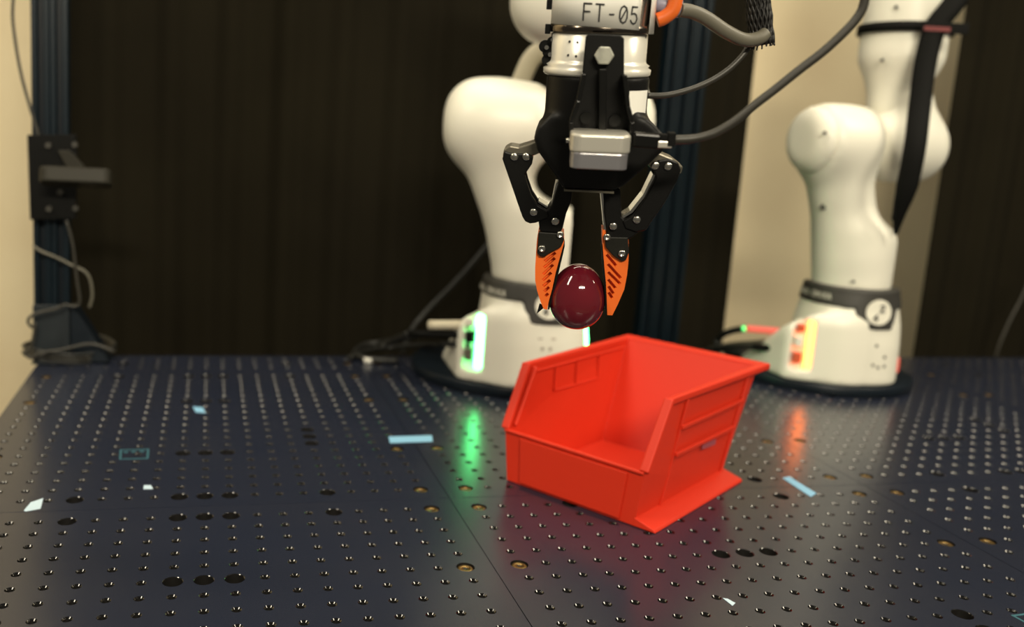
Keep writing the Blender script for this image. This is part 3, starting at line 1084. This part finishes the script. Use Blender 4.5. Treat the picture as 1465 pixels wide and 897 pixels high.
# raised rim: walls along the two sides and the bottom
def wall(m, a, b_, w_, y0, y1, mn='blacks'):
    a, b_ = np.array(g(*a, Yb)), np.array(g(*b_, Yb))
    t = (b_ - a) / np.linalg.norm(b_ - a); n = np.array([-t[1], t[0]]) * w_ / 2
    m.prism([tuple(a + n), tuple(b_ + n), tuple(b_ - n), tuple(a - n)], y0, y1, mn)
m.build('bracket_plate', gr, bevel=.0008)
m = MB()
for a, b_ in (((835, 104), (827, 142)), ((827, 142), (817, 172)), ((817, 172), (817, 192)), ((891.5, 106), (896, 150)), ((896, 150), (902, 172)), ((902, 172), (902, 196)), ((816, 190), (903, 194))):
    wall(m, a, b_, .0030, Yb - .016, Yb + .001)
m.build('bracket_wall', gr, bevel=.0006)
m = MB(); wall(m, (862, 98), (861, 188), .0052, Yb - .009, Yb + .001)
m.build('bracket_rib', gr, bevel=.0006)
m = MB()
for a in ((838, 168), (879, 172)):
    q = g(*a, Yb); m.cyl((q[0], Yb - .004, q[1]), (q[0], Yb, q[1]), .004, 'blacks', 16)
m.build('bracket_screw', gr)
m = MB()
hb = np.array(g(864.5, 79.5, Yb - .007))
def hexp(R3, a0=0.0):
    return [(hb[0] + R3 * math.cos(a0 + math.pi / 3 * k), hb[1] + R3 * math.sin(a0 + math.pi / 3 * k)) for k in range(6)]
m.prism(hexp(.0066), Yb - .007, Yb - .001, 'bolt')
m.build('hex_bolt', gr, bevel=.0007, label='grey hexagon bolt')

# wrist camera: two silver shells, bright top edge
Yc = -.094
m = MB()
def rrect(x0, x1, y0, y1, r_, z0, z1, mn, m):
    pts = []
    for (cx, cy, a) in ((x1 - r_, y1 - r_, 0), (x0 + r_, y1 - r_, 90), (x0 + r_, y0 + r_, 180), (x1 - r_, y0 + r_, 270)):
        for k in range(7):
            t = math.radians(a + 15 * k); pts.append((cx + r_ * math.cos(t), cy + r_ * math.sin(t)))
    n = len(pts)
    vs = [(x, y, z0) for x, y in pts] + [(x, y, z1) for x, y in pts]
    m.add(vs, [tuple(range(n - 1, -1, -1)), tuple(range(n, 2 * n))] + [(i, (i + 1) % n, n + (i + 1) % n, n + i) for i in range(n)], mn)
xl, xr = g(815, 215, Yc)[0], g(902.5, 215, Yc)[0]
rrect(xl, xr, Yc, Yc + .040, .007, g(859, 220, Yc)[1], g(859, 193, Yc)[1], 'silver', m)
cb = m.build('wrist_camera', gr, bevel=.0016, seg=3, label='silver square wrist camera')
m = MB(); rrect(xl + .0010, xr - .0010, Yc + .001, Yc + .039, .0065, g(859, 243, Yc)[1], g(859, 220.5, Yc)[1], 'silver2', m)
m.build('camera_lens_cover', cb, bevel=.0005)
m = MB(); q = g3(811, 201, -.075); m.cyl((q[0] - .0005, q[1], q[2]), (q[0] + .003, q[1], q[2]), .0016, 'steel', 12)
m.build('camera_screw', cb)
# plug
m = MB()
a, b_ = np.array(g3(905, 199, -.070)), np.array(g3(944, 202, -.070))
t = (b_ - a) / np.linalg.norm(b_ - a)
m.box((a + b_) / 2, (np.linalg.norm(b_ - a), .012, .0095), 'blacks', (tuple(t), (0, 1, 0), tuple(np.cross(t, (0, 1, 0)))))
m.build('cable_plug', gr, bevel=.0015, label='black right-angled cable plug')
m = MB()
for (px, py, sz, mn) in ((950, 206, (.0095, .008, .0045), 'silver'), (951, 196, (.008, .007, .004), 'rubber'), (960, 199, (.005, .009, .009), 'rubber')):
    q = g3(px, py, -.072); m.box(q, sz, mn)
m.build('plug_collar', gr, bevel=.0006)
# small side connector by the flange
m = MB()
for (px, py, r_, mn) in ((780, 66, .0045, 'blacks'), (787, 74, .0055, 'blacks'), (783, 85, .004, 'rubber'), (790, 60, .004, 'blacks')):
    q = g3(px, py, .0); m.cyl((q[0], -.008, q[2]), (q[0], .008, q[2]), r_, mn, 14)
for (px, py) in ((782, 68), (787, 78), (791, 57)):
    q = g3(px, py, -.009); m.cyl((q[0], -.0095, q[2]), (q[0], -.006, q[2]), .0016, 'steel', 12)
m.build('side_connector', gr, label='small black connector with bright screws')


def finger(side, drive, outer, inner, plate, orange, pins, ppins, slots, edges):
    lk = gpoly(drive, 0, -.010, .012, 'olive', 'drive_link', bevel=.0012)
    ol = gpoly(outer, 0, -.0135, -.0085, 'black', 'outer_link', bevel=.0010)
    m = MB(); m.prism([g(*p, 0) for p in outer], .0085, .0135, 'black')
    m.build('link_plate', ol, bevel=.001)
    il = gpoly(inner, 0, -.0120, .012, 'black', 'inner_link', bevel=.0010)
    for (p, q, w_) in edges:
        a, b2 = np.array(g(*p, -.008)), np.array(g(*q, -.008)); t = (b2 - a) / np.linalg.norm(b2 - a); n = np.array([-t[1], t[0]]) * w_ / 2
        m = MB(); m.prism([tuple(a + n), tuple(b2 + n), tuple(b2 - n), tuple(a - n)], -.0085, .009, 'steel'); m.build('link_edge', ol, label='bright metal edge')
    pl = gpoly(plate, 0, -.0125, -.0095, 'plate', 'fingertip_plate', bevel=.0008)
    for p in pins:
        q = g3(*p, -.0135); m = MB()
        m.lathe([(0, .0), (.0021, 0), (.0030, .0006), (.0030, .0016)], 'steel', 20)
        o = m.build('pivot_pin', ol); o.matrix_local = Matrix.Translation((q[0], -.0150, q[2])) @ Matrix.Rotation(math.radians(-90), 4, 'X')
    for p in ppins:
        q = g3(*p, -.0125); m = MB()
        m.lathe([(.0, .0008), (.0014, .0006), (.0016, 0), (.0024, 0.0002), (.0028, .0008), (.0028, .0022)], 'steel', 20)
        o = m.build('plate_screw', pl); o.matrix_local = Matrix.Translation((q[0], -.0145, q[2])) @ Matrix.Rotation(math.radians(-90), 4, 'X')
    # orange tip with diagonal grooves cut into it
    m = MB(); m.prism([g(*p, 0) for p in orange], -.0095, .0095, 'orange')
    tip = m.build('fingertip', gr, bevel=.0006, label='orange grooved plastic fingertip')
    cm = MB()
    for (a, b2) in slots:
        a, b2 = np.array(g(*a, -.0095)), np.array(g(*b2, -.0095))
        a, b2 = (a, a + (b2 - a) * .84) if side < 0 else (a + (b2 - a) * .12, a + (b2 - a) * .97)
        t = (b2 - a) / np.linalg.norm(b2 - a); n = np.array([-t[1], t[0]]) * .00115
        cm.prism([tuple(a + n), tuple(b2 + n), tuple(b2 - n), tuple(a - n)], -.0110, -.0045, 'orange')
    cut = cm.build('cutter')
    cut.matrix_world = GM
    tip.modifiers.clear()
    bo = tip.modifiers.new('b', 'BOOLEAN'); bo.operation = 'DIFFERENCE'; bo.object = cut; bo.solver = 'EXACT'
    bpy.context.view_layer.update()
    me = bpy.data.meshes.new_from_object(tip.evaluated_get(bpy.context.evaluated_depsgraph_get()))
    tip.modifiers.clear(); tip.data = me
    bpy.data.objects.remove(cut)
    return tip


# left finger
finger(-1,
       [(773, 199), (743, 208), (730, 206), (722, 211), (720, 222), (730, 228), (762, 221), (775, 216)],
       [(720, 224), (723, 213), (732, 216), (758, 217), (763, 222), (762, 231), (752, 246), (755, 258), (761, 275), (770, 289), (784, 297), (785, 307), (767, 314), (759, 315), (752, 312), (748, 305)],
       [(800, 255), (819, 263), (817, 284), (810, 301), (805, 322), (801, 329), (773, 327), (771, 314), (776, 303), (784, 296), (790, 288), (794, 274)],
       [(771, 327), (801, 329), (806, 332), (807, 338), (802.5, 348.5), (785, 358), (780, 362), (773, 362), (769, 357)],
       [(771, 327), (768, 345), (766, 379), (766, 396), (768.5, 410), (773, 425), (778, 437), (783, 438), (785, 427), (790, 409), (795, 386), (801, 364), (807, 343), (807, 331), (800, 327)],
       [(736, 224.5), (753, 224.5), (763.5, 303.5), (794.5, 316.5)],
       [(801.5, 335.5), (775.5, 355.5)],
       [((779, 374), (798, 359)), ((778, 383), (797, 366.5)), ((777, 392.5), (794, 376)), ((776.5, 401), (791, 388)), ((777, 409.5), (789, 399)), ((778.5, 417), (787, 409.5)), ((780, 424), (785, 419))],
       [((797, 262), (791, 292), .0022), ((770, 288), (783, 296), .0012)])
# right finger
finger(1,
       [(920, 229), (926, 217), (936, 214), (960, 224), (975, 236), (972, 246), (950, 245), (932, 240)],
       [(930, 234), (936, 250), (930, 262), (921, 280), (904, 303), (889, 312), (893, 322), (908, 327), (922, 324), (929, 313), (950, 283), (965, 256), (971, 240), (967, 229), (955, 224), (940, 226)],
       [(863, 264), (886, 266), (888, 306), (896, 314), (912, 318), (914, 326), (903, 335), (897, 338), (868, 338), (863, 300)],
       [(864, 334), (897, 334.5), (898, 356), (894, 367), (888, 368.5), (876, 361), (865, 348.5)],
       [(866, 334), (866, 326), (861, 325), (861, 334), (862, 355), (864, 379), (866, 400), (867, 420), (868, 445.5), (875, 446), (883, 430), (892, 409), (896, 388), (898, 368), (898, 338)],
       [(937, 237), (955.5, 238), (911, 314), (877.5, 323.5)],
       [(868.5, 339), (889.5, 362.5)],
       [((866, 362), (882, 381)), ((867, 375), (889, 399)), ((867.5, 387), (888, 407)), ((868.5, 398), (881, 413)), ((869.5, 408), (878, 421)), ((870, 417), (876, 427))],
       [((860.5, 272), (866, 330), .0018), ((936, 250), (922, 279), .0022), ((922, 279), (903, 303), .0022), ((903, 303), (890, 311), .0018)])
# thin black rubber pads on the inner faces
for pts in ([(807, 345), (801, 366), (796, 387), (791, 410), (786, 428), (784, 438), (786, 438), (789, 428), (794, 410), (799, 387), (804, 366), (808, 348)],
            [(862, 350), (864, 379), (866, 400), (867, 420), (868, 445), (865.5, 445), (864.5, 420), (863.5, 400), (861.5, 379), (860, 350)]):
    gpoly(pts, 0, -.009, .009, 'rubber', 'grip_pad', bevel=0)

gpoly([(772, 434), (780, 438), (768, 448)], -.006, -.0075, -.0055, 'black', 'tip_hook', bevel=0)
# egg
m = MB()
prof = []
a_, hh = .0217, .0262
for k in range(41):
    t = math.pi * k / 40
    z_ = math.cos(t)
    r_ = math.sin(t) ** .94
    prof.append((max(a_ * r_ * (1 - .085 * z_ - .02 * z_ * z_), 0), hh * z_))
m.lathe(prof, 'egg', 64)
eg = m.build('egg')
ec = g(826, 424)
eg.matrix_world = GM @ Matrix.Translation((ec[0], 0, ec[1]))
tag(eg, 'glossy dark maroon egg held between the orange fingertips above the bin', 'egg')

# ================================================================ CABLES AND SLEEVES
def cable(pts, r_, mn, label, name='cable', cat='cable', flat=None, seg=12, sub=6, k=1.0):
    P = [np.array(p, float) for p in pts]
    c = P[0].copy()
    m = MB(); m.tube([p - c for p in P], r_, mn, seg, sub, flat)
    o = m.build(name); o.location = CAM + k * (c - CAM); o.scale = (k, k, k)
    return tag(o, label, cat)


def W3(px, py, y):
    return np.array(GM @ Vector(g3(px, py, y)))


cp = [(963, 200), (990, 198.5), (1020, 191), (1050, 174), (1080, 150), (1110, 127), (1145, 99), (1180, 72), (1212, 42), (1230, 20), (1237, 0), (1240, -30)]
cable([W3(x, y, -.072 - .0 * i) for i, (x, y) in enumerate(cp)], lambda t: .0028 if t > .1 else .0032 - .002 * t, 'cable', 'long dark grey cable curving up from the wrist camera plug')
cp = [(972, 14), (990, 17), (1010, 26), (1040, 46), (1065, 57), (1085, 55), (1094, 48)]
cable([W3(x, y, .0 + .004 * i) for i, (x, y) in enumerate(cp)], .0050, 'cable2', 'thick light grey cable from the orange clip into the braided sleeve')
cp = [(924, 137), (955, 136), (990, 127), (1020, 114), (1045, 97), (1065, 76), (1073, 60)]
cable([W3(x, y, .004 + .004 * i) for i, (x, y) in enumerate(cp)], .0022, 'cable', 'thin grey cable running from the gripper body up to the braided sleeve')
# braided sleeve: core plus many crossing strands
c0, c1 = W3(1090, 64, .03), W3(1080, -40, .03)
sl = empty('braided_sleeve', 'black braided cable sleeve with frayed end, top centre right', 'cable sleeve', Matrix.Translation(c0))
ax = c1 - c0; L = np.linalg.norm(ax); ax /= L
uu = HXW - ax * (HXW @ ax); uu /= np.linalg.norm(uu); vv = np.cross(ax, uu)
m = MB(); m.cyl((0, 0, 0), ax * L, .0078, 'ribrubber', 24); m.build('sleeve_core', sl)
m = MB()
for d in (-1, 1):
    for k in range(18):
        pts = []
        for i in range(9):
            t = i / 8; an = 2 * math.pi * k / 18 + d * t * 1.6
            pts.append(ax * L * t + (uu * math.cos(an) + vv * math.sin(an)) * (.0084 + .0004 * math.sin(20 * t)))
        m.tube(pts, .0008, 'braid', 5, 2)
for k in range(16):
    an = 2 * math.pi * k / 16 + .2
    a = (uu * math.cos(an) + vv * math.sin(an)) * .0084
    m.tube([a, a * 1.03 - ax * random.uniform(.001, .003) + uu * random.uniform(-.0008, .0008)], .0006, 'braid', 5, 2)
o = m.build('sleeve_braid', sl); o['kind'] = 'stuff'
# orange clip and connector at the sensor
oc = empty('cable_clip', 'orange curved cable clip beside the sensor ring, top centre', 'clip', Matrix.Translation(W3(940, 30, 0)))
c = W3(940, 30, 0)
m = MB(); m.tube([W3(967, -14, -.004) - c, W3(966, 2, -.004) - c, W3(961, 16, -.004) - c, W3(950, 25, -.004) - c, W3(940, 29, -.004) - c], .0052, 'orange', 14, 6)
m.build('clip_hook', oc)
m = MB(); m.cyl(W3(937, 6, .004) - c, W3(974, 13, .004) - c, .0065, 'tealclip', 18); m.build('clip_connector', oc, bevel=.0008)
# cream wrap behind the first arm's shoulder
cable([F1.A + P1(x, y, .09)[0] * F1.r + .09 * F1.d + np.array([0, 0, P1(x, y, .09)[2]]) for x, y in ((742, 125), (750, 105), (760, 85), (772, 74), (790, 70), (810, 72))],
      .016, 'cream', 'cream fabric hose curving down behind the left arm shoulder', 'hose', 'hose', flat=(F1.d, .35), k=F1.k)
# second arm: velcro band and black dress hose
def A2(px, py, off):
    q = P2(px, py, off); return F2.A + q[0] * F2.r + q[1] * F2.d + np.array([0, 0, q[2]])


dh = empty('dress_hose', 'flat black dress hose strapped along the right robot arm', 'hose', Matrix.Translation(CAM + F2.k * (A2(1320, 60, -.06) - CAM)) @ Matrix.Scale(F2.k, 4))
c = A2(1320, 60, -.06)
m = MB(); m.tube([A2(x, y, o_) - c for x, y, o_ in ((1395, -40, -.03), (1362, 8, -.04), (1338, 40, -.045), (1324, 90, -.05), (1316, 150, -.06), (1309, 210, -.075), (1298, 265, -.07), (1287, 305, -.06), (1281, 335, -.05))],
                 lambda t: .0165 if t < .75 else .0165 - .052 * (t - .75), 'rubber', 14, 6, flat=(F2.d, .45))
m.build('hose', dh)
m = MB(); m.tube([A2(x, y, o_) - c for x, y, o_ in ((1290, 250, -.07), (1282, 280, -.07), (1277, 315, -.07))], .0022, 'rubber', 8, 5); m.build('strap_tail', dh)
m = MB()
bc = np.array([.030, .04])
zb0 = P2(1300, 37, -.03)[2]
for i in range(36):
    a0, a1 = 2 * math.pi * i / 36, 2 * math.pi * (i + 1) / 36
    rr = .0715
    vs = []
    for a in (a0, a1):
        for z_ in (zb0 - .008, zb0 + .008):
            p = F2.A + (bc[0] + rr * math.cos(a)) * F2.r + (bc[1] + rr * math.sin(a)) * F2.d + np.array([0, 0, z_])
            vs.append(p - c)
    m.add(vs, [(0, 1, 3, 2)], 'rubber', True)
o = m.build('strap_band', dh, label='black hook-and-loop band'); s_ = o.modifiers.new('s', 'SOLIDIFY'); s_.thickness = .003; s_.offset = 1
m = MB()
a, b_ = A2(1318, 38, -.050), A2(1386, 42, -.050)
t = (b_ - a) / np.linalg.norm(b_ - a)
m.box((a + b_) / 2 - c, (np.linalg.norm(b_ - a), .004, .017), 'rubber', (tuple(t), tuple(F2.d), tuple(np.cross(t, F2.d))))
so = m.build('strap_end', dh, bevel=.0015)
a, b_ = A2(1322, 40.5, -.0535), A2(1360, 42, -.0535)
m = MB(); m.box((a + b_) / 2 - c, (np.linalg.norm(b_ - a), .0008, .007), 'redmark', (tuple(t), tuple(F2.d), tuple(np.cross(t, F2.d))))
m.build('red_print', so)

# floor-of-table cables behind the arms
def A1(px, py, off):
    q = P1(px, py, off); return F1.A + q[0] * F1.r + q[1] * F1.d + np.array([0, 0, q[2]])


def tz(px, py, z):
    return atz(px, py, z)


cable([tz(600, 479, .050), tz(575, 484, .035), tz(545, 490, .010), tz(520, 494, .006), tz(508, 506, .006), tz(530, 514, .006), tz(570, 516, .006)], .0052, 'cableb', 'black cable looping over the table left of the green-lit arm')
cable([tz(640, 494, .040), tz(600, 494, .02), tz(560, 497, .007), tz(530, 500, .006), tz(500, 512, .006)], .0045, 'cableb', 'second black cable lying flat left of the green-lit arm')
cable([A1(586, 477, -.03), A1(560, 488, .05), A1(545, 498, .06)], .006, 'cableb', 'short black lead dropping from the plug of the green-lit arm', k=F1.k)
cable([aty(745, 270, .86), aty(715, 325, .86), aty(690, 360, .86), aty(650, 405, .87), aty(615, 440, .88), aty(590, 470, .88), aty(575, 505, .88)], .0050, 'cableb', 'thick dark hose slanting down behind the green-lit robot arm', 'hose', 'hose')
m = MB(); m.cyl((0, 0, 0), (0, 0, .008), .008, 'paper', 16)
o = m.build('round_cap'); q = tz(527, 519, 0.0); o.location = (q[0], q[1], .0005); tag(o, 'small pale round cap lying on the table left of the green-lit arm', 'cap')
cable([A2(1066, 470, -.05), A2(1045, 474, -.02), A2(1030, 482, .04), A2(1026, 492, .04), A2(1040, 502, .03), A2(1062, 504, .02)], .0062, 'cableb', 'black cable loop at the back of the amber-lit arm', k=F2.k)
cable([A2(1081, 497, -.05), A2(1050, 497, -.02), A2(1020, 500, .05), A2(990, 508, .08)], .0055, 'cableb', 'black cable running left from the amber-lit arm behind the bin', k=F2.k)
cable([A2(1112, 488, -.06), A2(1085, 490, -.03), A2(1040, 494, .05), A2(1000, 505, .08)], .0050, 'cable2', 'grey cable running left from the amber-lit arm behind the bin', k=F2.k)

# ================================================================ POSTS AND LEFT CORNER
p1 = post(-.0800, .72, .051, 'dark navy frame post at the left back corner of the table', 0.0008, 2)
post(.985, .825, .082, 'dark navy frame post behind the gripper, between the two robot arms', FLOOR_Z, 3)
# gusset base of the left post
m = MB()
ft = []
m.prism([(.027, .001), (.085, .001), (.050, .060), (.034, .085), (.027, .085)], -.02, .02, 'navyd')
m.box((.0, 0.0, .0015), (.054, .06, .003), 'navyd')
m.build('post_foot', p1, bevel=.001)
m = MB()
m.box((-.001, -.0165, .045), (.050, .004, .088), 'grey')
m.box((.0235, -.021, .042), (.006, .006, .088), 'grey')
m.build('post_bracket', p1, bevel=.001, label='grey metal bracket')
# camera mount on the post
mc = empty('camera_mount', 'black metal bracket with flat-lying camera bolted on the left post', 'camera', Matrix.Translation((-.075, .68, .29)))
cc = np.array((-.075, .68, .29))
def L(px, py, y=.68):
    return aty(px, py, y) - cc
def lp(pts, y0, y1, mn, name, bevel=.001, par=mc, label=None):
    m = MB(); P = [L(*p) for p in pts]; m.prism([(p[0], p[2]) for p in P], y0, y1, mn); return m.build(name, par, bevel=bevel, label=label)
lp([(38, 193), (108, 192), (110, 230), (108, 313), (42, 315)], .004, .010, 'blacks', 'back_plate')
for (x, y) in ((69, 208), (107, 207), (70, 299), (108, 298), (86, 275)):
    q = L(x, y); m = MB(); m.cyl((q[0], .0045, q[2]), (q[0], -.003, q[2]), .0042, 'cable', 12); m.build('bolt', mc)
lp([(84, 215), (100, 215), (122, 238), (100, 246)], -.012, .004, 'mountdark', 'tilt_arm')
m = MB()
q0, q1 = L(58, 262, .64), L(160, 246, .64)
mid = (q0 + q1) / 2
rrect(-(q1[0] - q0[0]) / 2, (q1[0] - q0[0]) / 2, -.02, .02, .012, -.011, .011, 'mountdark', m)
o = m.build('camera_body', mc, bevel=.003, seg=3, label='flat dark camera body'); o.location = mid; o.rotation_euler = (math.radians(-16), 0, 0)
# wall cables and the coil on the corner
cable([aty(x, y, .70) for x, y in ((21, -20), (18, 20), (22, 60), (30, 105), (42, 150), (54, 190), (62, 225))], .0022, 'cable', 'thin brown cable hanging in front of the wall at the top left')
cable([aty(x, y, .69) for x, y in ((47, 352), (60, 360), (80, 368), (100, 378), (125, 392), (132, 420), (128, 440))], .0022, 'cable2', 'light grey cable crossing the left post below the camera')
cable([aty(x, y, .675) for x, y in ((95, 315), (104, 350), (110, 400), (114, 430), (108, 438), (92, 436), (80, 442), (60, 446), (45, 452), (40, 460), (46, 468), (50, 462), (48, 480), (44, 498), (36, 505), (44, 512), (58, 505), (90, 500), (130, 492), (165, 503))],
      .0022, 'cable', 'tangled brown cable looping round the foot of the left post')
ctr = atz(104, 516)
for k in range(3):
    pts = []
    for i in range(13):
        a = 2 * math.pi * i / 12 + k
        pts.append((ctr[0] - .012 + (.066 + .006 * math.sin(3 * a + k)) * math.cos(a), ctr[1] + .035 + (.064 + .004 * math.cos(2 * a + k)) * math.sin(a), .004 + .007 * k + .003 * math.sin(2 * a)))
    cable(pts, .0028, ['cableb', 'cable', 'cableb'][k], ['lowest loop of black cable coiled round the left post foot', 'brown cable loop in the middle of the coil at the left post', 'topmost loop of black cable coiled round the left post foot'][k])['group'] = 'cable loops at the left post'
cable([aty(x, y, .90) for x, y in ((1475, 395), (1462, 425), (1445, 458), (1430, 492), (1424, 512))], .0028, 'cable', 'thin dark cord hanging before the right curtain at the right edge')
